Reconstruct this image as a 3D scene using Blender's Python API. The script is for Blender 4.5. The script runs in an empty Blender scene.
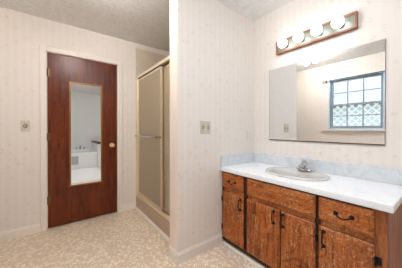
import bpy, bmesh, math, random
from mathutils import Vector
random.seed(4)
S = bpy.context.scene
COL = S.collection
PI = math.pi

# ------------------------------------------------------------------ camera
cd = bpy.data.cameras.new('camera')
cam = bpy.data.objects.new('camera', cd); COL.objects.link(cam)
cam.location = (0, 0, 1.148)
cam.rotation_euler = (math.radians(90 - 0.293), 0, math.radians(-37.109))
cd.sensor_width = 36; cd.lens = 192.37 / 402 * 36
cd.shift_y = -3.70 / 402
cd.clip_start = 0.02
S.camera = cam

# ------------------------------------------------------------------ world: daylight outside the window
W = bpy.data.worlds.new('sky'); S.world = W; W.use_nodes = True
nt = W.node_tree; nt.nodes.clear()
sky = nt.nodes.new('ShaderNodeTexSky'); sky.sky_type = 'NISHITA'
sky.sun_disc = False; sky.sun_elevation = math.radians(50); sky.sun_rotation = math.radians(140)
bg = nt.nodes.new('ShaderNodeBackground'); bg.inputs['Strength'].default_value = 0.95
wo = nt.nodes.new('ShaderNodeOutputWorld')
hz = nt.nodes.new('ShaderNodeMix'); hz.data_type = 'RGBA'; hz.inputs[0].default_value = .75
hz.inputs[7].default_value = (1.0, 1.02, 1.05, 1)
nt.links.new(sky.outputs[0], hz.inputs[6]); nt.links.new(hz.outputs[2], bg.inputs[0]); nt.links.new(bg.outputs[0], wo.inputs[0])

# ------------------------------------------------------------------ view
S.view_settings.view_transform = 'Standard'; S.view_settings.look = 'None'
S.view_settings.exposure = 0.98; S.view_settings.gamma = 1.0
S.view_settings.use_curve_mapping = False
try:
    S.cycles.use_denoising = True
    S.cycles.max_bounces = 14; S.cycles.diffuse_bounces = 8; S.cycles.glossy_bounces = 6
    S.cycles.transmission_bounces = 8; S.cycles.transparent_max_bounces = 12
    S.cycles.sample_clamp_indirect = 6.0
except Exception:
    pass
BULB = 4.6        # radiance of the vanity globes
CEILB = 90.0       # radiance of the ceiling bulbs
FILL = 35.0         # radiance of the added fill dome on the ceiling

# ------------------------------------------------------------------ dimensions
YA, YB, YP = 2.816, 1.421, 1.564      # door wall; partition front and back
XC, XP, XD = 1.850, 0.831, -0.550     # vanity wall; partition end; window wall
ZC = 2.404; YR = -2.10                # ceiling; wall behind the camera
XS = 0.935                            # face of the shower curb

# ------------------------------------------------------------------ materials
def lin(c):
    return tuple((x/255/12.92 if x/255 <= .04045 else ((x/255+.055)/1.055)**2.4) for x in c) + (1.0,)
class NT:
    def __init__(s, name):
        s.m = bpy.data.materials.new(name); s.m.use_nodes = True
        s.t = s.m.node_tree; s.b = s.t.nodes['Principled BSDF']; s.out = s.t.nodes['Material Output']
    def n(s, typ, **kw):
        nd = s.t.nodes.new(typ)
        for k, v in kw.items():
            if k in nd.inputs: nd.inputs[k].default_value = v
            else: setattr(nd, k, v)
        return nd
    def l(s, a, b): s.t.links.new(a, b)
    def coord(s, scale=(1, 1, 1), rot=(0, 0, 0)):
        tc = s.n('ShaderNodeTexCoord'); mp = s.n('ShaderNodeMapping')
        mp.inputs['Scale'].default_value = scale; mp.inputs['Rotation'].default_value = rot
        s.l(tc.outputs['Object'], mp.inputs[0]); return mp.outputs[0]
    def noise(s, v, scale, detail=4, rough=.6, dist=0):
        nd = s.n('ShaderNodeTexNoise', Scale=scale, Detail=detail, Roughness=rough, Distortion=dist)
        s.l(v, nd.inputs['Vector']); return nd.outputs['Fac']
    def ramp(s, fac, stops):
        r = s.n('ShaderNodeValToRGB'); e = r.color_ramp.elements
        while len(e) > 1: e.remove(e[0])
        for i, (p, c) in enumerate(stops):
            el = e[0] if i == 0 else e.new(p)
            el.position = p; el.color = c
        s.l(fac, r.inputs[0]); return r.outputs[0]
    def mix(s, fac, a, b, mode='MIX'):
        m = s.n('ShaderNodeMix', data_type='RGBA', blend_type=mode)
        for k, v in ((0, fac), (6, a), (7, b)):
            if hasattr(v, 'links'): s.l(v, m.inputs[k])
            else: m.inputs[k].default_value = v
        return m.outputs[2]
    def math(s, op, a, b=0.0):
        m = s.n('ShaderNodeMath', operation=op)
        for k, v in ((0, a), (1, b)):
            if hasattr(v, 'links'): s.l(v, m.inputs[k])
            else: m.inputs[k].default_value = v
        return m.outputs[0]
    def base(s, v):
        if hasattr(v, 'links'): s.l(v, s.b.inputs['Base Color'])
        else: s.b.inputs['Base Color'].default_value = v
    def bump(s, h, st=.2, d=.01):
        bp = s.n('ShaderNodeBump', Strength=st, Distance=d); s.l(h, bp.inputs['Height'])
        s.l(bp.outputs[0], s.b.inputs['Normal'])
    def set(s, **kw):
        for k, v in kw.items(): s.b.inputs[k.replace('_', ' ')].default_value = v
        return s
W1, K1 = (1, 1, 1, 1), (0, 0, 0, 1)
def g(v): return (v, v, v, 1)
M = {}
def plain(name, c, rough=.5, metal=0, noise=0.0, nscale=30, **kw):
    m = NT(name); m.set(Roughness=rough, Metallic=metal, **kw)
    if noise:
        v = m.coord(); f = m.noise(v, nscale)
        d = tuple(x*(1-noise) for x in lin(c)[:3]) + (1,)
        m.base(m.ramp(f, [(.3, d), (.7, lin(c))]))
    else: m.base(lin(c))
    M[name] = m.m; return m

def wallpaper():
    m = NT('wallpaper'); m.set(Roughness=.7)
    v = m.coord()
    sx = m.n('ShaderNodeSeparateXYZ'); m.l(v, sx.inputs[0])
    u = m.math('ADD', sx.outputs[0], sx.outputs[1])
    cb = m.n('ShaderNodeCombineXYZ'); m.l(u, cb.inputs[0]); m.l(sx.outputs[2], cb.inputs[1])
    # narrow and broad vertical stripes
    st = m.math('SINE', m.math('MULTIPLY', u, 2*PI/.064))
    st2 = m.math('SINE', m.math('MULTIPLY', u, 2*PI/.016))
    stripe = m.ramp(m.math('ADD', m.math('MULTIPLY', st, .35), m.math('ADD', m.math('MULTIPLY', st2, .15), .5)),
                    [(.2, lin((231, 224, 216))), (.8, lin((233.5, 227, 220)))])
    # small sprigs
    vo = m.n('ShaderNodeTexVoronoi', Scale=15.0, Randomness=.8); m.l(cb.outputs[0], vo.inputs['Vector'])
    n2 = m.noise(cb.outputs[0], 95, 3, .7, .6)
    near = m.ramp(vo.outputs['Distance'], [(.22, W1), (.36, K1)])
    spk = m.ramp(n2, [(.52, K1), (.60, W1)])
    sp = m.math('MULTIPLY', near, spk)
    big = m.noise(cb.outputs[0], 2.2, 3)
    c = m.mix(m.math('MULTIPLY', sp, .75), stripe, lin((206, 184, 166)))
    c = m.mix(m.math('MULTIPLY', big, .15), c, lin((224, 212, 202)))
    m.base(c); m.bump(n2, .08, .002); M['wallpaper'] = m.m
wallpaper()

def ceiling_mat():
    m = NT('stipple_ceiling'); m.set(Roughness=.9); v = m.coord()
    f = m.noise(v, 26, 5, .65, .8); f2 = m.noise(v, 75, 3, .6)
    m.base(m.ramp(f, [(.35, lin((222, 221, 219))), (.65, lin((237, 237, 236)))]))
    m.bump(m.math('ADD', f, m.math('MULTIPLY', f2, .4)), .55, .02); M['ceiling'] = m.m
ceiling_mat()

def floor_mat():
    m = NT('vinyl_floor'); m.set(Roughness=.38); v = m.coord()
    rv = m.coord((1, 1, 1), (0, 0, .6))
    vc = m.n('ShaderNodeTexVoronoi', Scale=31.0, Randomness=.9, distance='MANHATTAN'); m.l(rv, vc.inputs['Vector'])
    vd = m.n('ShaderNodeTexVoronoi', Scale=68.0, Randomness=1.0, distance='CHEBYCHEV'); m.l(rv, vd.inputs['Vector'])
    n = m.noise(v, 70, 4, .7); nb = m.noise(v, 3, 3)
    tone = m.math('ADD', m.math('MULTIPLY', vc.outputs['Distance'], .55), m.math('ADD', m.math('MULTIPLY', vd.outputs['Distance'], .5), m.math('MULTIPLY', n, .3)))
    c = m.ramp(tone, [(.34, lin((252, 244, 232))), (.48, lin((246, 234, 217))), (.66, lin((239, 223, 202))), (.84, lin((214, 194, 170)))])
    c = m.mix(m.math('MULTIPLY', nb, .2), c, lin((226, 209, 189)))
    br = m.n('ShaderNodeTexBrick', Scale=1.0); br.offset = 0.0
    for k, val in (('Mortar Size', .006), ('Brick Width', .305), ('Row Height', .305), ('Mortar Smooth', .3)): br.inputs[k].default_value = val
    br.inputs['Color1'].default_value = K1; br.inputs['Color2'].default_value = K1; br.inputs['Mortar'].default_value = W1
    m.l(v, br.inputs['Vector'])
    c = m.mix(m.math('MULTIPLY', br.outputs['Color'], .38), c, lin((232, 220, 204)))
    m.base(c); m.bump(tone, .12, .003); M['floor'] = m.m
floor_mat()

def wood(name, dark, mid, light, axis='z', scale=1.0, rough=.35, worn=.35, worncol=(205, 150, 95), swirl=1.2):
    m = NT(name); m.set(Roughness=rough)
    st = {'z': (1, 1, .11), 'y': (1, .11, 1), 'x': (.11, 1, 1)}[axis]
    v = m.coord(tuple(a*scale for a in st)); vo = m.coord()
    a = m.noise(v, 22, 6, .65, swirl)
    b = m.noise(v, 95, 3, .7, .3)
    c = m.ramp(a, [(.30, lin(dark)), (.46, lin(mid)), (.60, lin(light)), (.78, lin(mid))])
    c = m.mix(m.math('MULTIPLY', m.ramp(b, [(.5, K1), (.68, W1)]), .5), c, lin(dark))
    if worn:
        w = m.noise(vo, 9, 7, .75, 1.5); w2 = m.noise(v, 60, 4, .8, .5)
        k = m.math('MULTIPLY', m.ramp(w, [(.50, K1), (.62, W1)]), m.ramp(w2, [(.48, K1), (.60, W1)]))
        c = m.mix(m.math('MULTIPLY', k, worn), c, lin(worncol))
    if name.startswith('vanity'):
        # rings and burls in the grain, with pale bare patches where the varnish has gone
        r_ = m.n('ShaderNodeTexNoise', Scale=3.2, Detail=2, Roughness=.5, Distortion=.8); m.l(vo, r_.inputs['Vector'])
        rg = m.math('FRACT', m.math('MULTIPLY', r_.outputs['Fac'], 13.0))
        c = m.mix(m.math('MULTIPLY', m.ramp(rg, [(.0, K1), (.40, K1), (.5, W1), (.60, K1)]), .6), c, lin((66, 28, 10)))
        f_ = m.noise(vo, 55, 5, .8, 1.0); p_ = m.noise(vo, 5, 4, .7)
        k = m.math('MULTIPLY', m.ramp(f_, [(.51, K1), (.58, W1)]), m.ramp(p_, [(.42, K1), (.60, W1)]))
        c = m.mix(m.math('MULTIPLY', k, .5), c, lin((222, 172, 118)))
        f2 = m.noise(vo, 70, 4, .8, .6)
        c = m.mix(m.math('MULTIPLY', m.ramp(f2, [(.57, K1), (.64, W1)]), .5), c, lin((60, 28, 12)))
    m.set(Specular_IOR_Level=.3)
    m.base(c); m.bump(m.math('ADD', a, m.math('MULTIPLY', b, .5)), .15, .004); M[name] = m.m
wood('door_wood', (62, 24, 8), (94, 39, 14), (116, 52, 20), 'z', 1.0, .3, .12, (170, 110, 80), .5)
wood('vanity_wood', (84, 38, 14), (150, 76, 29), (184, 102, 43), 'z', 1.1, .36, .6, (214, 160, 104), 1.6)
wood('vanity_wood_across', (86, 39, 14), (152, 78, 30), (186, 104, 44), 'y', 1.0, .36, .55, (214, 160, 104), 2.0)
wood('frame_wood', (96, 50, 26), (150, 84, 44), (176, 106, 58), 'z', 1.1, .4, .3, (190, 130, 85), 1.0)
wood('gap_shade_wood', (30, 14, 8), (52, 25, 13), (74, 37, 18), 'z', 1.1, .4, .25, (170, 110, 70), 1.0)  # darkened wood: paints in the shade and grime between the vanity fronts
wood('dark_oak', (40, 20, 12), (66, 34, 20), (84, 46, 28), 'y', 1.0, .4, 0)
wood('oak_trim', (104, 62, 42), (140, 92, 68), (162, 112, 86), 'y', 1.5, .35, 0)
plain('toe_black', (38, 22, 14), .7, noise=.3)
plain('white_trim', (236, 229, 221), .45, noise=.05)
plain('pink_trim', (236, 222, 210), .5, noise=.05)
plain('white_paint', (226, 228, 226), .6, noise=.05)
plain('tub_white', (232, 234, 234), .18, noise=.03)
plain('grey_panel', (178, 180, 180), .4, noise=.1)
plain('mat_white', (238, 238, 236), .95, noise=.08, nscale=200)
plain('plate_tan', (206, 198, 180), .4, noise=.05)
plain('plate_white', (232, 226, 216), .4, noise=.04)
plain('toggle', (190, 180, 160), .4)
plain('slot_dark', (50, 44, 38), .6)
plain('brass', (240, 206, 160), .25, 1.0)
plain('gold_frame', (164, 116, 66), .4, .5, noise=.25, nscale=60)
plain('chrome', (206, 206, 206), .1, 1.0)
plain('satin_plate', (132, 134, 122), .42, .8)
plain('shower_metal', (240, 226, 202), .3, .7)
plain('iron', (44, 36, 30), .35, .7, noise=.3)
plain('hinge_metal', (120, 92, 60), .4, .8)
plain('mirror_glass', (240, 242, 242), .01, 1.0)
plain('mirror_edge', (92, 84, 76), .3, .5)
plain('clip', (220, 222, 222), .2)
plain('tan_panel', (216, 202, 182), .45, noise=.06, nscale=6)
plain('tan_curb', (184, 160, 138), .4, noise=.08, nscale=8)
plain('sink_bone', (206, 204, 200), .22, noise=.03)
plain('acrylic', (242, 243, 244), .08, Transmission_Weight=.2, IOR=1.3)
plain('window_sky_tint', (170, 200, 226), .4)  # white frame with the sky light's blue mixed into its colour
plain('sash_grey', (146, 150, 154), .4)
plain('rod_dark', (52, 46, 44), .4, .5)
plain('lattice_white', (238, 240, 240), .6, noise=.05)
plain('grass', (112, 134, 74), .9, noise=.5, nscale=12)
plain('bark', (96, 76, 58), .9, noise=.4, nscale=20)
plain('leaf', (150, 172, 84), .7, noise=.45, nscale=9)
plain('siding', (206, 208, 208), .7, noise=.1, nscale=5)
plain('roofing', (196, 198, 200), .9, noise=.3, nscale=25)
def laminate():
    m = NT('laminate'); m.set(Roughness=.3); v = m.coord()
    a = m.noise(v, 9, 6, .7, 1.2); b = m.noise(v, 45, 4, .7)
    c = m.ramp(a, [(.35, lin((228, 232, 236))), (.52, lin((240, 242, 244))), (.7, lin((234, 237, 240)))])
    m.base(m.mix(m.math('MULTIPLY', m.ramp(b, [(.55, K1), (.7, W1)]), .2), c, lin((190, 198, 204)))); M['laminate'] = m.m
    m = NT('laminate_splash'); m.set(Roughness=.3); v = m.coord()
    a = m.noise(v, 12, 6, .7, 1.2); b = m.noise(v, 50, 4, .7)
    c = m.ramp(a, [(.35, lin((200, 207, 212))), (.52, lin((218, 223, 226))), (.7, lin((209, 215, 219)))])
    m.base(m.mix(m.math('MULTIPLY', m.ramp(b, [(.55, K1), (.7, W1)]), .25), c, lin((176, 186, 192)))); M['laminate_splash'] = m.m
laminate()
def glow(name, c, s):
    m = NT(name); m.t.nodes.remove(m.b)
    e = m.n('ShaderNodeEmission', Color=c, Strength=s); m.l(e.outputs[0], m.out.inputs[0]); M[name] = m.m
glow('bulb_glow', (.94, .98, 1.03, 1), BULB)
glow('fill_glow', (.91, .97, 1.07, 1), FILL)
glow('ceiling_bulb_glow', (1, .965, .93, 1), CEILB)
def panes():
    m = NT('window_glass'); m.t.nodes.remove(m.b)
    tr = m.n('ShaderNodeBsdfTransparent', Color=(.95, .97, .97, 1)); gl = m.n('ShaderNodeBsdfGlossy', Roughness=.02)
    fr = m.n('ShaderNodeFresnel', IOR=1.4); mx = m.n('ShaderNodeMixShader')
    m.l(fr.outputs[0], mx.inputs[0]); m.l(tr.outputs[0], mx.inputs[1]); m.l(gl.outputs[0], mx.inputs[2]); m.l(mx.outputs[0], m.out.inputs[0])
    M['window_glass'] = m.m
    # pebbled bronze shower glass
    m = NT('shower_glass'); m.t.nodes.remove(m.b); v = m.coord()
    n = m.noise(v, 160, 3, .6)
    bp = m.n('ShaderNodeBump', Strength=.3, Distance=.004); m.l(n, bp.inputs['Height'])
    tr = m.n('ShaderNodeBsdfTransparent', Color=lin((236, 224, 204)))
    tl = m.n('ShaderNodeBsdfTranslucent', Color=lin((240, 230, 208)))
    df = m.n('ShaderNodeBsdfDiffuse', Color=lin((238, 226, 204)))
    gl = m.n('ShaderNodeBsdfGlossy', Roughness=.35, Color=(.9, .87, .8, 1))
    for k in (df, gl): m.l(bp.outputs[0], k.inputs['Normal'])
    a = m.n('ShaderNodeMixShader', Fac=.5); b = m.n('ShaderNodeMixShader', Fac=.65); c = m.n('ShaderNodeMixShader')
    m.l(tl.outputs[0], a.inputs[1]); m.l(df.outputs[0], a.inputs[2])
    m.l(tr.outputs[0], b.inputs[1]); m.l(a.outputs[0], b.inputs[2])
    fr = m.n('ShaderNodeFresnel', IOR=1.35); m.l(fr.outputs[0], c.inputs[0])
    m.l(b.outputs[0], c.inputs[1]); m.l(gl.outputs[0], c.inputs[2]); m.l(c.outputs[0], m.out.inputs[0])
    M['shower_glass'] = m.m
panes()

# ------------------------------------------------------------------ mesh helpers
class MB:
    def __init__(s): s.v = []; s.f = []
    def add(s, vs, fs):
        o = len(s.v); s.v += [tuple(p) for p in vs]; s.f += [tuple(i+o for i in q) for q in fs]; return s
    def box(s, x0, x1, y0, y1, z0, z1):
        x0, x1 = min(x0, x1), max(x0, x1); y0, y1 = min(y0, y1), max(y0, y1); z0, z1 = min(z0, z1), max(z0, z1)
        return s.add([(x0,y0,z0),(x1,y0,z0),(x1,y1,z0),(x0,y1,z0),(x0,y0,z1),(x1,y0,z1),(x1,y1,z1),(x0,y1,z1)],
                     [(0,3,2,1),(4,5,6,7),(0,1,5,4),(1,2,6,5),(2,3,7,6),(3,0,4,7)])
    def tube(s, pts, r, n=10, cap=True):
        pts = [Vector(p) for p in pts]; rs = r if isinstance(r, (list, tuple)) else [r]*len(pts)
        vs = []; up = None
        for i, p in enumerate(pts):
            t = (pts[min(i+1, len(pts)-1)] - pts[max(i-1, 0)]).normalized()
            if up is None:
                up = Vector((0, 0, 1)) if abs(t.z) < .9 else Vector((1, 0, 0))
            a = t.cross(up).normalized(); b = a.cross(t).normalized(); up = b
            for k in range(n):
                q = 2*PI*k/n; vs.append(p + (a*math.cos(q) + b*math.sin(q))*rs[i])
        fs = [(i*n+k, i*n+(k+1) % n, (i+1)*n+(k+1) % n, (i+1)*n+k) for i in range(len(pts)-1) for k in range(n)]
        if cap: fs += [tuple(range(n-1, -1, -1)), tuple((len(pts)-1)*n+k for k in range(n))]
        return s.add(vs, fs)
    def lathe(s, prof, c=(0, 0, 0), axis=(0, 0, 1), n=24, sx=1.0, sy=1.0):
        A = Vector(axis).normalized(); a = (Vector((1, 0, 0)) if abs(A.x) < .9 else Vector((0, 1, 0)))
        a = (a - A*a.dot(A)).normalized(); b = A.cross(a); C = Vector(c); vs = []
        for r, h in prof:
            r = max(r, 1e-5)
            for k in range(n):
                q = 2*PI*k/n; vs.append(C + A*h + a*(r*sx*math.cos(q)) + b*(r*sy*math.sin(q)))
        fs = [(i*n+k, i*n+(k+1) % n, (i+1)*n+(k+1) % n, (i+1)*n+k) for i in range(len(prof)-1) for k in range(n)]
        return s.add(vs, fs)
    def sphere(s, c, r, n=20, rings=12, sz=1.0):
        return s.lathe([(r*math.sin(PI*i/rings), -r*sz*math.cos(PI*i/rings)) for i in range(rings+1)], c, (0, 0, 1), n)
    def prism(s, prof, axis, a0, a1):
        """closed 2-D profile swept along an axis; prof is in the other two axes in x,y,z order"""
        def P(u, w, t): return {'x': (t, u, w), 'y': (u, t, w), 'z': (u, w, t)}[axis]
        n = len(prof); vs = [P(u, w, a0) for u, w in prof] + [P(u, w, a1) for u, w in prof]
        fs = [(i, (i+1) % n, n+(i+1) % n, n+i) for i in range(n)] + [tuple(range(n-1, -1, -1)), tuple(range(n, 2*n))]
        return s.add(vs, fs)
    def build(s, name, mat, parent=None, bevel=0, smooth=False, origin=None, seg=2):
        base = Vector(parent_base(parent)) if parent else Vector(origin if origin else (0, 0, 0))
        me = bpy.data.meshes.new(name); me.from_pydata([Vector(p) - base for p in s.v], [], s.f)
        bm = bmesh.new(); bm.from_mesh(me); bmesh.ops.remove_doubles(bm, verts=bm.verts, dist=1e-5)
        bmesh.ops.recalc_face_normals(bm, faces=bm.faces); bm.to_mesh(me); bm.free()
        me.materials.append(M[mat] if isinstance(mat, str) else mat)
        o = bpy.data.objects.new(name, me); COL.objects.link(o)
        if parent: o.parent = parent
        else: o.location = base
        if smooth:
            for p in me.polygons: p.use_smooth = True
        if bevel:
            b = o.modifiers.new('bevel', 'BEVEL'); b.width = bevel; b.segments = seg; b.limit_method = 'ANGLE'; b.angle_limit = math.radians(40)
        return o
def parent_base(o):
    v = Vector((0, 0, 0))
    while o: v += o.location; o = o.parent
    return v
def tag(o, label=None, cat=None, group=None, kind=None):
    if label: o['label'] = label
    if cat: o['category'] = cat
    if group: o['group'] = group
    if kind: o['kind'] = kind
    return o
def thing(name, label, cat, loc, group=None):
    o = bpy.data.objects.new(name, None); COL.objects.link(o); o.location = loc; o.empty_display_size = .05
    return tag(o, label, cat, group)
def struct(name, mb, mat, label, cat, **kw):
    return tag(mb.build(name, mat, **kw), label, cat, None, 'structure')
def copy_tree(o, parent=None):
    c = o.copy(); COL.objects.link(c)
    if parent: c.parent = parent
    for ch in [x for x in bpy.data.objects if x.parent == o]: copy_tree(ch, c)
    return c

# ------------------------------------------------------------------ the room shell
T = .12
struct('floor', MB().box(XD-T, XC+T, YR-T, YA+T, -.08, 0), 'floor', 'beige pebble patterned vinyl floor of the bathroom', 'floor')
struct('ceiling', MB().box(XD-T, XC+T, YR-T, YA+T, ZC, ZC+.1), 'ceiling', 'white stippled ceiling over the whole bathroom', 'ceiling')
DX0, DX1, DZ = -.078, .684, 2.036       # door opening
struct('wall_far', MB().box(XD-T, DX0, YA, YA+T, 0, ZC).box(DX1, XC+T, YA, YA+T, 0, ZC).box(DX0, DX1, YA, YA+T, DZ, ZC)
       .box(DX0, DX1, YA+.10, YA+T, 0, DZ), 'wallpaper', 'cream striped wallpaper wall around the wooden door', 'wall')
struct('wall_partition', MB().box(XP, XC, YB, YP, 0, ZC), 'wallpaper', 'cream wallpapered partition wall between shower and vanity', 'wall')
struct('wall_right', MB().box(XC, XC+T, YR, YA, 0, ZC), 'wallpaper', 'cream wallpapered wall behind the vanity and its mirror', 'wall')
WY0, WY1, WZ0, WZ1 = .690, 1.485, 1.150, 2.100   # window opening
struct('wall_left', MB().box(XD-T, XD, YR, WY0, 0, ZC).box(XD-T, XD, WY1, YA, 0, ZC).box(XD-T, XD, WY0, WY1, 0, WZ0).box(XD-T, XD, WY0, WY1, WZ1, ZC),
       'wallpaper', 'cream wallpapered wall with the window, seen in the vanity mirror', 'wall')
struct('wall_back', MB().box(XD-T, XC+T, YR-T, YR, 0, ZC), 'white_paint', 'plain white wall behind the bathtub, seen in the door mirror', 'wall')
# corner strip on the partition's free end
struct('trim_2', MB().box(XP-.006, XP, YB+.004, YP-.004, .095, ZC), 'pink_trim', 'pale strip covering the free end of the partition wall', 'trim')

def baseboard(name, axis, a0, a1, face, out, label, h=.092, t=.014):
    prof = [(face, 0), (face+out*t, 0), (face+out*t, h*.78), (face+out*t*.45, h*.93), (face+out*t*.35, h), (face, h)]
    if axis == 'x': m = MB().prism(prof, 'x', a0, a1)
    else: m = MB().prism(prof, 'y', a0, a1)
    return struct(name, m, 'white_trim', label, 'baseboard')
CW = .062    # casing width
baseboard('baseboard_far', 'x', XD, DX0-CW, YA, -1, 'white baseboard left of the wooden door')
baseboard('baseboard_corner', 'x', DX1+CW, XS-.004, YA, -1, 'short white baseboard between door casing and shower')
baseboard('baseboard_partition', 'x', XP-.014, 1.335, YB, -1, 'white baseboard along the partition wall beside the vanity', .1)
baseboard('baseboard_end', 'y', YB, YP, XP-.006, -1, 'white baseboard around the free end of the partition wall', .1)
baseboard('baseboard_left', 'y', YR, YA, XD, 1, 'white baseboard under the window')
baseboard('baseboard_right', 'y', -.9, .195, XC, -1, 'white baseboard on the wall past the vanity')
# white quarter-round strips
struct('trim_3', MB().prism([(XS, 0), (XS-.02, 0), (XS-.018, .012), (XS-.008, .024), (XS, .028)], 'y', YP+.01, YA-.016), 'white_trim',
       'white quarter round strip along the foot of the shower curb', 'trim')

# door casing
c = MB()
for x0, x1 in ((DX0-CW, DX0), (DX1, DX1+CW)):
    c.prism([(x0, YA), (x1, YA), (x1, YA-.012), (x1-(x1-x0)*.12, YA-.018), (x0+(x1-x0)*.12, YA-.018), (x0, YA-.012)], 'z', 0, DZ+CW)
c.prism([(YA, DZ), (YA, DZ+CW), (YA-.012, DZ+CW), (YA-.018, DZ+CW-.008), (YA-.018, DZ+.008), (YA-.012, DZ)], 'x', DX0, DX1)
c.box(DX0, DX0+.004, YA, YA+.1, 0, DZ).box(DX1-.004, DX1, YA, YA+.1, 0, DZ).box(DX0, DX1, YA, YA+.1, DZ-.004, DZ)
struct('trim_1', c, 'white_trim', 'white painted casing around the dark wooden door', 'door casing')

# ------------------------------------------------------------------ the door
door = MB().box(DX0+.007, DX1-.007, YA+.004, YA+.04, .012, DZ-.007).build('door_1', 'door_wood', origin=(.3, YA, 0), bevel=.002)
tag(door, 'flush reddish brown wooden door in white casing, closed', 'door', None, 'structure')
kn = MB().lathe([(.0, 0), (.032, 0), (.034, .004), (.030, .009), (.014, .012), (.0125, .03), (.017, .036), (.026, .044), (.0285, .054), (.026, .064), (.015, .070), (.0, .071)],
                (.612, YA+.004, .933), (0, -1, 0), 24).build('door_knob', 'brass', door, smooth=True)
tag(kn, 'polished brass door knob')
for z in (1.80, 1.06, .33):
    h = MB().tube([(DX0+.0035, YA-.002, z-.045), (DX0+.0035, YA-.002, z+.045)], .006, 8)
    h.box(DX0+.0045, DX0+.03, YA+.001, YA+.004, z-.045, z+.045)
    h.build('hinge', 'hinge_metal', door)
# mirror on the door
dm = thing('door_mirror', 'tall narrow mirror in a thin gold frame hung on the door', 'mirror', (.312, YA, .452))
x0, x1, z0, z1 = .134, .490, .452, 1.725; fw = .016; yb, yf = YA+.003, YA-.013
MB().box(x0, x0+fw, yf, yb, z0+fw, z1-fw).box(x1-fw, x1, yf, yb, z0+fw, z1-fw).box(x0-.004, x1+.004, yf, yb, z0, z0+fw).box(x0, x1, yf, yb, z1-fw, z1).build('mirror_frame', 'gold_frame', dm, bevel=.003)
MB().box(x0+fw, x1-fw, YA-.006, yb, z0+fw, z1-fw).build('mirror_glass', 'mirror_glass', dm)

# ------------------------------------------------------------------ wall plates
def plate(name, label, cat, x0, x1, z0, z1, yface, mat, gang, kind):
    t = thing(name, label, cat, ((x0+x1)/2, yface, z0))
    MB().box(x0, x1, yface-.006, yface, z0, z1).build('cover_plate', mat, t, bevel=.003)
    zc = (z0+z1)/2
    for k in range(gang):
        xc = x0 + (x1-x0)*(k+.5)/gang
        if kind == 'toggle':
            up = 1 if k % 2 == 0 else -1
            MB().prism([(yface-.006, zc-.011), (yface-.006, zc+.011), (yface-.018, zc+.006*up+.004), (yface-.018, zc+.006*up-.004)], 'x', xc-.005, xc+.005).build('toggle', 'toggle', t)
            MB().box(xc-.007, xc+.007, yface-.0068, yface-.006, zc-.016, zc+.016).build('toggle_slot', 'slot_dark', t)
            for dz in (-.031, .031):
                MB().lathe([(0, .0), (.0035, 0), (.003, .001), (0, .0012)], (xc, yface-.006, zc+dz), (0, -1, 0), 10).build('screw', 'slot_dark', t)
        elif kind == 'knob':
            MB().lathe([(0, 0), (.014, 0), (.013, .012), (.011, .014), (0, .0145)], (xc, yface-.006, zc), (0, -1, 0), 18).build('dial', 'toggle', t, smooth=False)
            MB().lathe([(.014, 0), (.018, 0), (.017, .0012), (.0135, .0012)], (xc, yface-.006, zc), (0, -1, 0), 18).build('dial_ring', 'slot_dark', t)
        else:
            for dz in (-.02, .02):
                MB().lathe([(0, 0), (.0155, 0), (.0155, .001), (.0, .0013)], (xc, yface-.006, zc+dz), (0, -1, 0), 18).build('socket_face', 'plate_white', t)
                sl = MB().box(xc-.007, xc-.005, yface-.0078, yface-.007, zc+dz-.004, zc+dz+.005).box(xc+.005, xc+.007, yface-.0078, yface-.007, zc+dz-.004, zc+dz+.005)
                sl.build('socket_slot', 'slot_dark', t)
    return t
plate('light_switch', 'small tan dial switch plate on the wallpaper left of the door', 'light switch', -.297, -.225, 1.128, 1.240, YA, 'plate_tan', 1, 'knob')
plate('light_switch', 'tan double toggle switch plate on the partition wall', 'light switch', 1.066, 1.186, 1.106, 1.226, YB, 'plate_tan', 2, 'toggle')
plate('wall_outlet', 'pale outlet plate in the corner above the vanity', 'outlet', 1.728, 1.800, 1.025, 1.142, YB, 'plate_white', 1, 'outlet')

# ------------------------------------------------------------------ the shower
tag(MB().box(XS, XC-.010, YA-.008, YA, .0, 2.33).box(XS, XC-.010, YP, YP+.008, .0, 2.33).box(XC-.010, XC-.002, YP+.008, YA-.008, .0, 2.33)
    .build('shower_surround', 'tan_panel', origin=(1.4, 2.19, 0)), 'tan wall panels lining the inside of the shower', 'shower wall', None, 'structure')
cb = MB().box(XS, XS+.095, YP+.009, YA-.009, 0, .178)
so = thing('shower_pan', 'tan shower pan with a raised curb below the sliding doors', 'shower pan', (1.1, 2.19, 0))
MB().prism([(XS, 0), (XS+.1, 0), (XS+.1, .17), (XS+.09, .182), (XS+.012, .182), (XS, .17)], 'y', YP+.009, YA-.009).build('curb', 'tan_curb', so, bevel=.004)
MB().box(XS+.1, XC-.011, YP+.009, YA-.009, 0, .06).build('pan_floor', 'tan_panel', so)
se = thing('shower_enclosure', 'pale gold framed shower enclosure with two sliding obscure glass doors', 'shower enclosure', (XS+.045, 2.19, .183))
XE = XS+.045
HZ0, HZ1 = 1.880, 1.925
MB().prism([(XE-.034, HZ0), (XE+.034, HZ0), (XE+.034, HZ1), (XE-.026, HZ1), (XE-.034, HZ1-.008)], 'y', YP+.009, YA-.009).build('header_rail', 'shower_metal', se)
MB().box(XE-.034, XE+.034, YP+.009, YA-.009, .183, .196).box(XE-.034, XE-.028, YP+.009, YA-.009, .196, .222).box(XE-.003, XE+.003, YP+.009, YA-.009, .196, .214).build('bottom_track', 'shower_metal', se)
for y0, y1 in ((YA-.042, YA-.009), (YP+.009, YP+.042)):
    MB().box(XE-.034, XE+.034, y0, y1, .197, HZ0).build('wall_jamb', 'shower_metal', se, bevel=.003)
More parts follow.
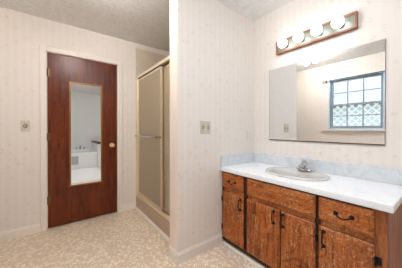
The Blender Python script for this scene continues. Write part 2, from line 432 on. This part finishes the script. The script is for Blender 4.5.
def sliding(label, xc, y0, y1, bar):
    z0, z1 = .223, HZ0-.014; sw = .026
    t = MB().box(xc-.009, xc+.009, y0, y0+sw, z0, z1).box(xc-.009, xc+.009, y1-sw, y1, z0, z1).box(xc-.009, xc+.009, y0+sw, y1-sw, z0, z0+.028).box(xc-.009, xc+.009, y0+sw, y1-sw, z1-.03, z1).build('sliding_door', 'shower_metal', se, bevel=.002)
    t['label'] = label
    tag(MB().box(xc-.003, xc+.003, y0+sw, y1-sw, z0+.028, z1-.03).build('glass_panel', 'shower_glass', t), 'tan obscure glass panel')
    tag(MB().box(xc-.010, xc+.010, y0+.002, y1-.002, z1+.0005, HZ0-.001).build('top_gap_shade', 'slot_dark', t), 'dark strip standing in for the shaded gap')  # shade of the gap under the header, built as a dark strip
    if bar:
        bz = 1.055; bx = xc-.048
        b = MB().tube([(bx, y0+.02, bz), (bx, y1-.02, bz)], .009, 12)
        for yy in (y0+.013, y1-.013): b.tube([(xc-.009, yy, bz), (bx-.012, yy, bz)], [.016, .013], 12)
        tag(b.build('towel_bar', 'chrome', t), 'chrome towel bar')
sliding('outer sliding door carrying the towel bar', XE-.016, 2.010, 2.772, True)
sliding('inner sliding door half behind the partition', XE+.016, 1.608, 2.060, False)

# ------------------------------------------------------------------ the vanity
VF = 1.343          # face frame plane
FD = 1.325          # door fronts
VY0, VY1 = .205, 1.417
van = thing('vanity_cabinet', 'worn orange brown wooden bathroom vanity with black pulls', 'vanity cabinet', ((VF+XC)/2, .81, 0))
cols = [(1.131, 1.400), (.539, 1.098), (.252, .522)]
ZD0, ZD1, ZW0, ZW1 = .078, .543, .577, .722
# carcass: sides, bottom, back
MB().box(VF+.02, XC-.002, VY0, VY0+.018, .0, .733).box(VF+.02, XC-.002, VY1-.018, VY1, .0, .733).box(VF+.02, XC-.002, VY0+.018, VY1-.018, .06, .078).box(XC-.010, XC-.002, VY0+.018, VY1-.018, .078, .733).build('carcass', 'frame_wood', van)
for a, b, mt in ((VY0, .262, 'frame_wood'), (.512, .549, 'gap_shade_wood'), (1.088, 1.141, 'gap_shade_wood'), (1.390, VY1, 'gap_shade_wood')):
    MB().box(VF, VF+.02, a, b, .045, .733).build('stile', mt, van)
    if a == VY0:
        o = van.children[-1]; o.data.materials.append(M['gap_shade_wood'])  # dark gap line painted on the stile's outer edge
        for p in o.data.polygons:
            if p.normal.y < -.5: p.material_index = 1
for (a, b) in ((.262, .512), (.549, 1.088), (1.141, 1.390)):
    for z0, z1, mt in ((.045, .088, 'gap_shade_wood'), (.533, .587, 'vanity_wood_across'), (.712, .733, 'gap_shade_wood')): MB().box(VF, VF+.02, a, b, z0, z1).build('rail', mt, van)
MB().box(VF+.045, VF+.06, VY0+.018, VY1-.018, 0, .06).box(VF+.02, VF+.045, VY0, VY0+.018, 0, .045).build('toe_kick', 'toe_black', van)

def slab(y0, y1, z0, z1, edge=.010):
    """overlay front with a thin lipped and chamfered edge"""
    m = MB(); e = edge
    o = [(VF-.001, y0, z0), (VF-.001, y1, z0), (VF-.001, y1, z1), (VF-.001, y0, z1)]
    k = [(VF-.010, y0, z0), (VF-.010, y1, z0), (VF-.010, y1, z1), (VF-.010, y0, z1)]
    i = [(FD, y0+e, z0+e), (FD, y1-e, z0+e), (FD, y1-e, z1-e), (FD, y0+e, z1-e)]
    fs = [(0, 1, 2, 3)] + [(a, (a+1) % 4, 4+(a+1) % 4, 4+a) for a in range(4)] + [(4+a, 4+(a+1) % 4, 8+(a+1) % 4, 8+a) for a in range(4)] + [(8, 9, 10, 11)]
    return m.add(o+k+i, fs)
def pull(parent, yc, zc, vert, L=.088, name='pull_handle'):
    """antique bail pull: two round backplates with posts and a drooping bail"""
    ax = (lambda s: (yc, zc+s)) if vert else (lambda s: (yc+s, zc))
    m = MB()
    for s in (-L/2, L/2):
        y, z = ax(s)
        m.lathe([(0, 0), (.0125, 0), (.0125, .002), (.006, .005), (.004, .010), (.004, .018), (.006, .020), (.0055, .025), (0, .027)], (FD, y, z), (-1, 0, 0), 14)
    pts = []
    for k in range(13):
        s = -L/2 + L*k/12; q = math.sin(PI*k/12)
        y, z = ax(s)
        if vert: pts.append((FD-.020-.008*q, y, z))
        else: pts.append((FD-.020-.004*q, y, z-.017*q))
    m.tube(pts, [(.0030)+.0020*math.sin(PI*k/12) for k in range(13)], 8)
    tag(m.build(name, 'iron', parent, smooth=False), 'black antique pull handle')
def hinge(parent, y, z, side):
    m = MB().tube([(FD+.002, y, z-.024), (FD+.002, y, z+.024)], .0055, 8)
    m.box(VF-.004, VF-.0005, y, y+side*.022, z-.021, z+.021)
    tag(m.build('hinge', 'iron', parent), 'black cabinet hinge')
for i, (y0, y1) in enumerate(cols):
    if i == 1:
        slab(y0, y1, ZW0, ZW1).build('false_drawer_front', 'vanity_wood_across', van)
        mid = .782
        d1 = slab(mid+.003, y1, ZD0, ZD1).build('door', 'vanity_wood', van); pull(d1, .832, .478, True)
        d2 = slab(y0, mid-.003, ZD0, ZD1).build('door', 'vanity_wood', van); pull(d2, .745, .478, True) if False else pull(d2, .757, .478, True)
        for z in (.18, .455): hinge(d1, y1+.004, z, 1); hinge(d2, y0-.004, z, -1)
    else:
        w = slab(y0, y1, ZW0, ZW1).build('drawer', 'vanity_wood_across', van); pull(w, (y0+y1)/2, .652, False, .078)
        d = slab(y0, y1, ZD0, ZD1).build('door', 'vanity_wood', van)
        if i == 0: pull(d, 1.166, .468, True); hinge(d, y1+.004, .18, 1); hinge(d, y1+.004, .46, 1)
        else: pull(d, .490, .468, True); hinge(d, y0-.004, .18, -1); hinge(d, y0-.004, .46, -1)
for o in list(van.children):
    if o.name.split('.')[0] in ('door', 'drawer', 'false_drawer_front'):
        o.data.materials.append(M['gap_shade_wood'])          # dark edges: shade and grime of the gaps painted in
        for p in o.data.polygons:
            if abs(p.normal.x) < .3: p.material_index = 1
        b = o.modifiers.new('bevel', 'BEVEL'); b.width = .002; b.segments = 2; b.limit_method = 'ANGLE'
struct('trim_4', MB().prism([(VF+.02, 0), (VF-.004, 0), (VF-.002, .012), (VF+.006, .022), (VF+.02, .024)], 'y', VY0+.02, VY1-.001), 'white_trim',
       'white quarter round strip along the foot of the vanity', 'trim')

# countertop with an oval cut-out
SC = (1.606, .815); SA, SB = .198, .252       # sink half axes in X and Y
ct = thing('countertop', 'white marbled laminate countertop on the wooden vanity', 'countertop', (1.58, .8, .733))
CX0, CX1, CY0, CY1 = 1.316, XC-.001, .179, YB-.001
def counter(name):
    m = MB(); angs = sorted({round(2*PI*k/72, 5) for k in range(72)} | {round(math.atan2(y-SC[1], x-SC[0]) % (2*PI), 5) for x in (CX0, CX1) for y in (CY0, CY1)})
    n = len(angs); top, bot, ti, bi = [], [], [], []
    for a in angs:
        c, s_ = math.cos(a), math.sin(a)
        t = min([((CX1 if c > 0 else CX0)-SC[0])/c if abs(c) > 1e-9 else 9, ((CY1 if s_ > 0 else CY0)-SC[1])/s_ if abs(s_) > 1e-9 else 9])
        p = (SC[0]+c*t, SC[1]+s_*t); r = 1/math.sqrt((c/(SA-.02))**2 + (s_/(SB-.02))**2); q = (SC[0]+c*r, SC[1]+s_*r)
        top.append(p + (.773,)); bot.append(p + (.7335,)); ti.append(q + (.773,)); bi.append(q + (.7335,))
    fs = []
    for k in range(n):
        j = (k+1) % n
        fs += [(k, j, 2*n+j, 2*n+k), (n+k, 3*n+k, 3*n+j, n+j), (k, n+k, n+j, j), (2*n+k, 2*n+j, 3*n+j, 3*n+k)]
    m.add(top+bot+ti+bi, fs); return m
counter('worktop').build('worktop', 'laminate', ct, bevel=.006)
MB().box(XC-.021, XC-.001, CY0, YB-.0215, .7735, .882).build('backsplash', 'laminate_splash', ct, bevel=.003)
MB().box(CX0, XC-.001, YB-.021, YB-.001, .7735, .882).build('side_splash', 'laminate_splash', ct, bevel=.003)

# sink
sk = thing('sink', 'oval bone coloured drop-in sink in the white countertop', 'sink', (SC[0], SC[1], .774))
prof = [(1.0, .7738, 0), (.995, .781, 0), (.975, .7865, 0), (.94, .788, 0), (.90, .785, 0), (.84, .781, -.006), (.80, .772, -.016), (.775, .750, -.022), (.71, .700, -.024), (.57, .656, -.026), (.35, .636, -.026), (.11, .630, -.026)]
vs = []; n = 56
for s_, z, dx in prof:
    for k in range(n):
        q = 2*PI*k/n; ex = SA*s_ if s_ > .88 else SA*s_*.93
        vs.append((SC[0]+dx+ex*math.cos(q), SC[1]+SB*s_*math.sin(q), z))
fs = [(i*n+k, i*n+(k+1) % n, (i+1)*n+(k+1) % n, (i+1)*n+k) for i in range(len(prof)-1) for k in range(n)]
bs = MB().add(vs, fs).build('basin', 'sink_bone', sk, smooth=True)
MB().lathe([(.030, 0), (.030, .004), (.022, .005), (.020, .001), (0, .0015)], (SC[0]-.026, SC[1], .6295), (0, 0, 1), 20).build('drain', 'chrome', sk, smooth=True)
MB().lathe([(.008, 0), (.008, .003), (.005, .004), (.0035, .022), (.007, .026), (.006, .034), (0, .036)], (1.755, .715, .789), (0, 0, 1), 12).build('pop_up_rod', 'chrome', sk, smooth=True)

# faucet
FX, FY, FZ = 1.752, .800, .788
fa = thing('faucet', 'chrome single handle faucet with clear knob on the sink', 'faucet', (FX, FY, FZ))
MB().lathe([(0, 0), (1, 0), (1, .006), (.9, .013), (.6, .016), (0, .017)], (FX, FY, FZ), (0, 0, 1), 28, .027, .066).build('base_plate', 'chrome', fa, smooth=True)
MB().lathe([(.026, .012), (.025, .03), (.027, .056), (.025, .070), (.017, .080), (0, .082)], (FX, FY, FZ), (-.12, 0, 1), 20).build('body', 'chrome', fa, smooth=True)
MB().tube([(FX-.005, FY, FZ+.034), (FX-.05, FY, FZ+.046), (FX-.095, FY, FZ+.046), (FX-.118, FY, FZ+.040), (FX-.122, FY, FZ+.026)], [.019, .016, .0135, .012, .011], 14).build('spout', 'chrome', fa, smooth=True)
MB().lathe([(.009, .078), (.009, .088), (.018, .092), (.028, .102), (.029, .118), (.022, .129), (.010, .133), (0, .1335)], (FX, FY, FZ), (-.12, 0, 1), 10).build('handle_knob', 'acrylic', fa)

# ------------------------------------------------------------------ vanity mirror
vm = thing('wall_mirror', 'large frameless rectangular mirror on the wall above the vanity', 'mirror', (XC, .754, 1.042))
MB().box(XC-.0065, XC-.0015, .298, 1.211, 1.042, 1.783).build('mirror_glass', 'mirror_glass', vm)
for ya, yb in ((.2955, .298), (1.211, 1.2125)):
    MB().box(XC-.0068, XC-.001, ya, yb, 1.042, 1.783).build('mirror_edge', 'mirror_edge', vm)
MB().box(XC-.011, XC-.001, .296, 1.213, 1.033, 1.042).build('bottom_channel', 'mirror_edge', vm)
for y in (1.09, .47):
    MB().box(XC-.011, XC-.001, y-.01, y+.01, 1.783, 1.792).box(XC-.011, XC-.0068, y-.01, y+.01, 1.770, 1.783).build('clip', 'clip', vm)

# ------------------------------------------------------------------ vanity light bar
lb = thing('vanity_light', 'chrome light bar in oak trim with four glowing globe bulbs', 'light fixture', (XC, .786, 1.918))
y0, y1, z0, z1 = .451, 1.121, 1.918, 2.046
MB().box(XC-.024, XC-.001, y0+.014, y1-.014, z0+.014, z1-.014).build('back_plate', 'satin_plate', lb)
MB().box(XC-.034, XC-.001, y0, y1, z0, z0+.0138).box(XC-.034, XC-.001, y0, y1, z1-.0138, z1).box(XC-.034, XC-.001, y0, y0+.0138, z0+.0138, z1-.0138).box(XC-.034, XC-.001, y1-.0138, y1, z0+.0138, z1-.0138).build('wood_trim', 'oak_trim', lb, bevel=.003)
for k in range(4):
    y = .783 + (1.5-k)*.152; zc = 1.980
    MB().lathe([(.026, .0), (.026, .005), (.021, .012), (.019, .03), (0, .03)], (XC-.024, y, zc), (-1, 0, 0), 18).build('socket', 'chrome', lb, smooth=True)
    r = .043
    MB().lathe([(.013, .026), (.0155, .034)] + [(r*math.sin(q), .074-r*math.cos(q)) for q in [PI*(.14+.86*i/12) for i in range(13)]], (XC-.024, y, zc), (-1, 0, 0), 22).build('bulb', 'bulb_glow', lb, smooth=True)

# ceiling light seen in the mirror
cl = thing('ceiling_light', 'two bare glowing bulbs on a ceiling plate, reflected in the vanity mirror', 'light fixture', (.195, 1.50, ZC))
MB().lathe([(0, 0), (.11, 0), (.11, .012), (.09, .022), (0, .022)], (.195, 1.50, ZC), (0, 0, -1), 28).build('base_plate', 'white_paint', cl, smooth=False)
for dx, dy in ((-.014, .079), (.014, -.079)):
    c0 = (.195+dx, 1.50+dy, ZC-.022)
    MB().lathe([(.02, 0), (.02, .016), (.014, .02), (0, .02)], c0, (0, 0, -1), 16).build('socket', 'plate_white', cl, smooth=True)
    r = .044
    MB().lathe([(.013, .02), (.0185, .034)] + [(r*math.sin(q), .075-r*math.cos(q)) for q in [PI*(.17+.83*i/10) for i in range(11)]], c0, (0, 0, -1), 18).build('bulb', 'ceiling_bulb_glow', cl, smooth=True)

# unseen dome added on the ceiling as fill for the dim lower room
cdm = thing('ceiling_light', 'added unseen fill light, a frosted dome on the ceiling in front of the vanity', 'light fixture', (.62, .25, ZC))
MB().lathe([(0, 0), (.17, 0), (.17, .02), (.155, .026), (0, .026)], (.62, .25, ZC), (0, 0, -1), 32).build('base_plate', 'chrome', cdm)  # base of the added fill dome
MB().lathe([(.15*math.cos(q), .027+.075*math.sin(q)) for q in [PI/2*i/10 for i in range(11)]], (.62, .25, ZC), (0, 0, -1), 32).build('fill_dome', 'fill_glow', cdm, smooth=True)

# ------------------------------------------------------------------ the window (seen in the vanity mirror)
wn = thing('window_1', 'double hung window with small panes, blue sky light painted into its frame', 'window', (XD, 1.09, WZ0)); wn['kind'] = 'structure'
fx0, fx1 = XD-.10, XD
f_ = MB().box(fx0, fx1, WY0, WY0+.022, WZ0, WZ1).box(fx0, fx1, WY1-.022, WY1, WZ0, WZ1).box(fx0, fx1, WY0+.022, WY1-.022, WZ1-.022, WZ1).box(fx0, fx1, WY0+.022, WY1-.022, WZ0, WZ0+.022)
f_.build('window_frame', 'window_sky_tint', wn)
c = MB()
for a, b in ((WY0-.05, WY0), (WY1, WY1+.012)): pass
MB().box(XD-.02, XD+.055, WY0-.10, WY1+.10, WZ0-.03, WZ0-.0005).build('window_sill', 'white_trim', wn, bevel=.004)
MB().box(XD, XD+.012, WY0-.07, WY1+.07, WZ0-.085, WZ0-.031).build('apron', 'white_trim', wn)
zm = 1.603
def sash(x, z0, z1):
    ya, yb = WY0+.023, WY1-.023; s_ = .030
    m = MB().box(x-.014, x+.014, ya, ya+s_, z0, z1).box(x-.014, x+.014, yb-s_, yb, z0, z1).box(x-.014, x+.014, ya+s_, yb-s_, z0, z0+.034).box(x-.014, x+.014, ya+s_, yb-s_, z1-.034, z1)
    s0 = m.build('sash', 'sash_grey', wn)
    mu = MB(); w = (yb-ya-2*s_)
    for k in (1, 2):
        yy = ya+s_+w*k/3; mu.box(x-.009, x+.009, yy-.0075, yy+.0075, z0+.034, z1-.034)
    zz = (z0+z1)/2; mu.box(x-.008, x+.008, ya+s_, yb-s_, zz-.0075, zz+.0075)
    mu.build('muntins', 'sash_grey', s0)
    MB().box(x-.002, x+.002, ya+s_, yb-s_, z0+.034, z1-.034).build('pane', 'window_glass', s0)
sash(XD-.075, zm-.015, WZ1-.023); sash(XD-.043, WZ0+.023, zm+.017)
cr = thing('curtain_rod', 'thin dark curtain rod with ball ends along the top of the window', 'curtain rod', (XD+.06, 1.09, 2.075))
MB().tube([(XD+.06, WY0-.12, 2.075), (XD+.06, WY1+.085, 2.075)], .007, 10).build('rod', 'rod_dark', cr)
for y, s_ in ((WY0-.12, -1), (WY1+.085, 1)):
    MB().sphere((XD+.06, y+s_*.012, 2.075), .016).build('finial', 'plate_white', cr, smooth=True)
for y in (WY0-.06, WY1+.04):
    MB().box(XD, XD+.004, y-.012, y+.012, 2.05, 2.10).tube([(XD+.004, y, 2.068), (XD+.06, y, 2.068)], .005, 8).build('bracket', 'rod_dark', cr)

# ------------------------------------------------------------------ bathtub end of the room (seen in the door mirror)
TY0, TY1, TX0, TX1, TZ = -.98, YR+.003, XD+.016, 1.015, .470
tb = thing('bathtub', 'white bathtub with front apron, seen in the door mirror', 'bathtub', ((TX0+TX1)/2, -1.5, 0))
tc = ((TX0+TX1)/2, (TY0+TY1)/2+.04); ax_, ay_ = (TX1-TX0)/2-.09, (TY0-TY1)/2-.10
m = MB(); n = 64; rings = []
def sup(q, a, b, p=3.2):
    c_, s_ = math.cos(q), math.sin(q); r = (abs(c_)**p+abs(s_)**p)**(-1/p); return (tc[0]+a*c_*r, tc[1]+b*s_*r)
def rect(q):
    c_, s_ = math.cos(q), math.sin(q)
    t = min([((TX1 if c_ > 0 else TX0)-tc[0])/c_ if abs(c_) > 1e-9 else 99, ((TY0 if s_ > 0 else TY1)-tc[1])/s_ if abs(s_) > 1e-9 else 99]); return (tc[0]+c_*t, tc[1]+s_*t)
qs = sorted({round(2*PI*k/n, 5) for k in range(n)} | {round(math.atan2(y-tc[1], x-tc[0]) % (2*PI), 5) for x in (TX0, TX1) for y in (TY0, TY1)}); n = len(qs)
vs = [rect(q)+(0.0,) for q in qs] + [rect(q)+(TZ,) for q in qs]
for a, b, z in ((1, 1, TZ), (.97, .96, TZ-.02), (.92, .88, .25), (.80, .72, .12), (.3, .3, .10), (.02, .02, .10)): vs += [sup(q, ax_*a, ay_*b)+(z,) for q in qs]
R_ = len(vs)//n
fs = [(i*n+k, i*n+(k+1) % n, (i+1)*n+(k+1) % n, (i+1)*n+k) for i in range(R_-1) for k in range(n)]
m.add(vs, fs).build('tub_shell', 'tub_white', tb, bevel=.008)
MB().box(.36, .53, TY0+.0002, TY0+.008, .13, .37).build('access_panel', 'grey_panel', tb, bevel=.002)
tf = thing('tub_faucet', 'small chrome spout and knobs on the back rim of the bathtub', 'faucet', (.66, -1.99, TZ))
MB().tube([(.66, -2.0, TZ), (.66, -2.0, TZ+.10), (.66, -1.96, TZ+.13), (.66, -1.88, TZ+.115)], [.022, .02, .018, .014], 12).build('spout', 'chrome', tf, smooth=True)
for dx in (-.11, .11):
    MB().lathe([(.022, 0), (.02, .02), (.012, .03), (.026, .045), (.024, .07), (0, .075)], (.66+dx, -2.0, TZ), (0, 0, 1), 14).build('tap_knob', 'chrome', tf, smooth=True)
pw = thing('half_wall', 'low white half wall with a dark wooden cap beside the bathtub', 'half wall', (1.075, -1.5, 0)); pw['kind'] = 'structure'
MB().box(1.02, 1.13, -.95, YR, 0, .705).build('wall_body', 'white_paint', pw)
MB().box(1.0, 1.15, -.93, YR+.001, .7055, .748).build('wooden_cap', 'dark_oak', pw, bevel=.005)
bmx = tag(MB().box(-.12, .98, -.93, .75, .0005, .014).build('bath_mat', 'mat_white', origin=(.43, -.1, 0), bevel=.006), 'white bath rug in front of the tub, seen in the door mirror', 'bath mat')

# ------------------------------------------------------------------ outside the window
struct('ground', MB().box(-14, XD-T-.01, -8, 14, -.5, -.4), 'grass', 'green lawn outside the window', 'ground')
lt = thing('lattice_fence', 'white diamond lattice panel outside the window', 'lattice', (-1.7, 1.6, -.4))
la = MB(); y0, y1, z0, z1 = .55, 2.55, .62, 1.74; X_ = -1.7
def clipseg(c_, d):
    """slat y = c_ + d*(z-z0) clipped to the panel"""
    za, zb = z0, z1
    for lim in (y0, y1):
        pass
    ts = sorted([z0+(y0-c_)/d, z0+(y1-c_)/d]); za, zb = max(z0, ts[0]), min(z1, ts[1])
    return (za, zb) if zb-za > .02 else None
for d, dx in ((1, 0), (-1, .007)):
    c_ = y0-2.0
    while c_ < y1+2.0:
        r = clipseg(c_, d)
        if r:
            ya, yb = c_+d*(r[0]-z0), c_+d*(r[1]-z0); w = .018
            la.add([(X_+dx+q, y_+s_, z_) for q in (0, .006) for (y_, z_, s_) in ((ya, r[0], -w), (ya, r[0], w), (yb, r[1], w), (yb, r[1], -w))],
                   [(0, 1, 2, 3), (7, 6, 5, 4), (0, 4, 5, 1), (1, 5, 6, 2), (2, 6, 7, 3), (3, 7, 4, 0)])
        c_ += .14
la.build('lattice_slats', 'lattice_white', lt)
for za in (z1, z0-.05): MB().box(X_-.02, X_+.03, y0-.04, y1+.04, za, za+.05).build('rail', 'lattice_white', lt)
for y in (y0-.05, y1+.05):
    MB().box(X_-.04, X_+.05, y-.045, y+.045, -.4, z1+.08).build('post', 'lattice_white', lt, bevel=.006)
tr = thing('garden_tree', 'yellow green leafy tree outside the window', 'tree', (-5.2, 3.9, -.4))
MB().tube([(-5.2, 3.9, -.4), (-5.18, 3.92, .8), (-5.22, 3.9, 1.9), (-5.2, 3.92, 2.8)], [.13, .10, .08, .04], 12).build('trunk', 'bark', tr, smooth=True)
fo = MB()
for k in range(420):
    q, h = random.uniform(0, 2*PI), random.uniform(-1, 1); r = random.uniform(.55, 1)*1.0
    p = Vector((-5.2+r*math.cos(q)*math.sqrt(1-h*h), 3.9+r*math.sin(q)*math.sqrt(1-h*h), 2.9+1.1*h))
    a = Vector((random.uniform(-1, 1), random.uniform(-1, 1), random.uniform(-1, 1))).normalized(); b = a.orthogonal().normalized(); l = random.uniform(.09, .17)
    fo.add([p-a*l, p+b*l*.45, p+a*l, p-b*l*.45], [(0, 1, 2, 3)])
fo.build('foliage', 'leaf', tr)
hs = thing('neighbour_house', 'pale neighbouring house with grey roof outside the window', 'house', (-9.5, 2.5, -.4))
hb = MB().box(-12, -8, -3, 8, -.4, 2.3)
hb.build('house_wall', 'siding', hs)
MB().prism([(-12.4, 2.3), (-7.6, 2.3), (-10, 4.6)], 'y', -3.4, 8.4).build('roof', 'roofing', hs)
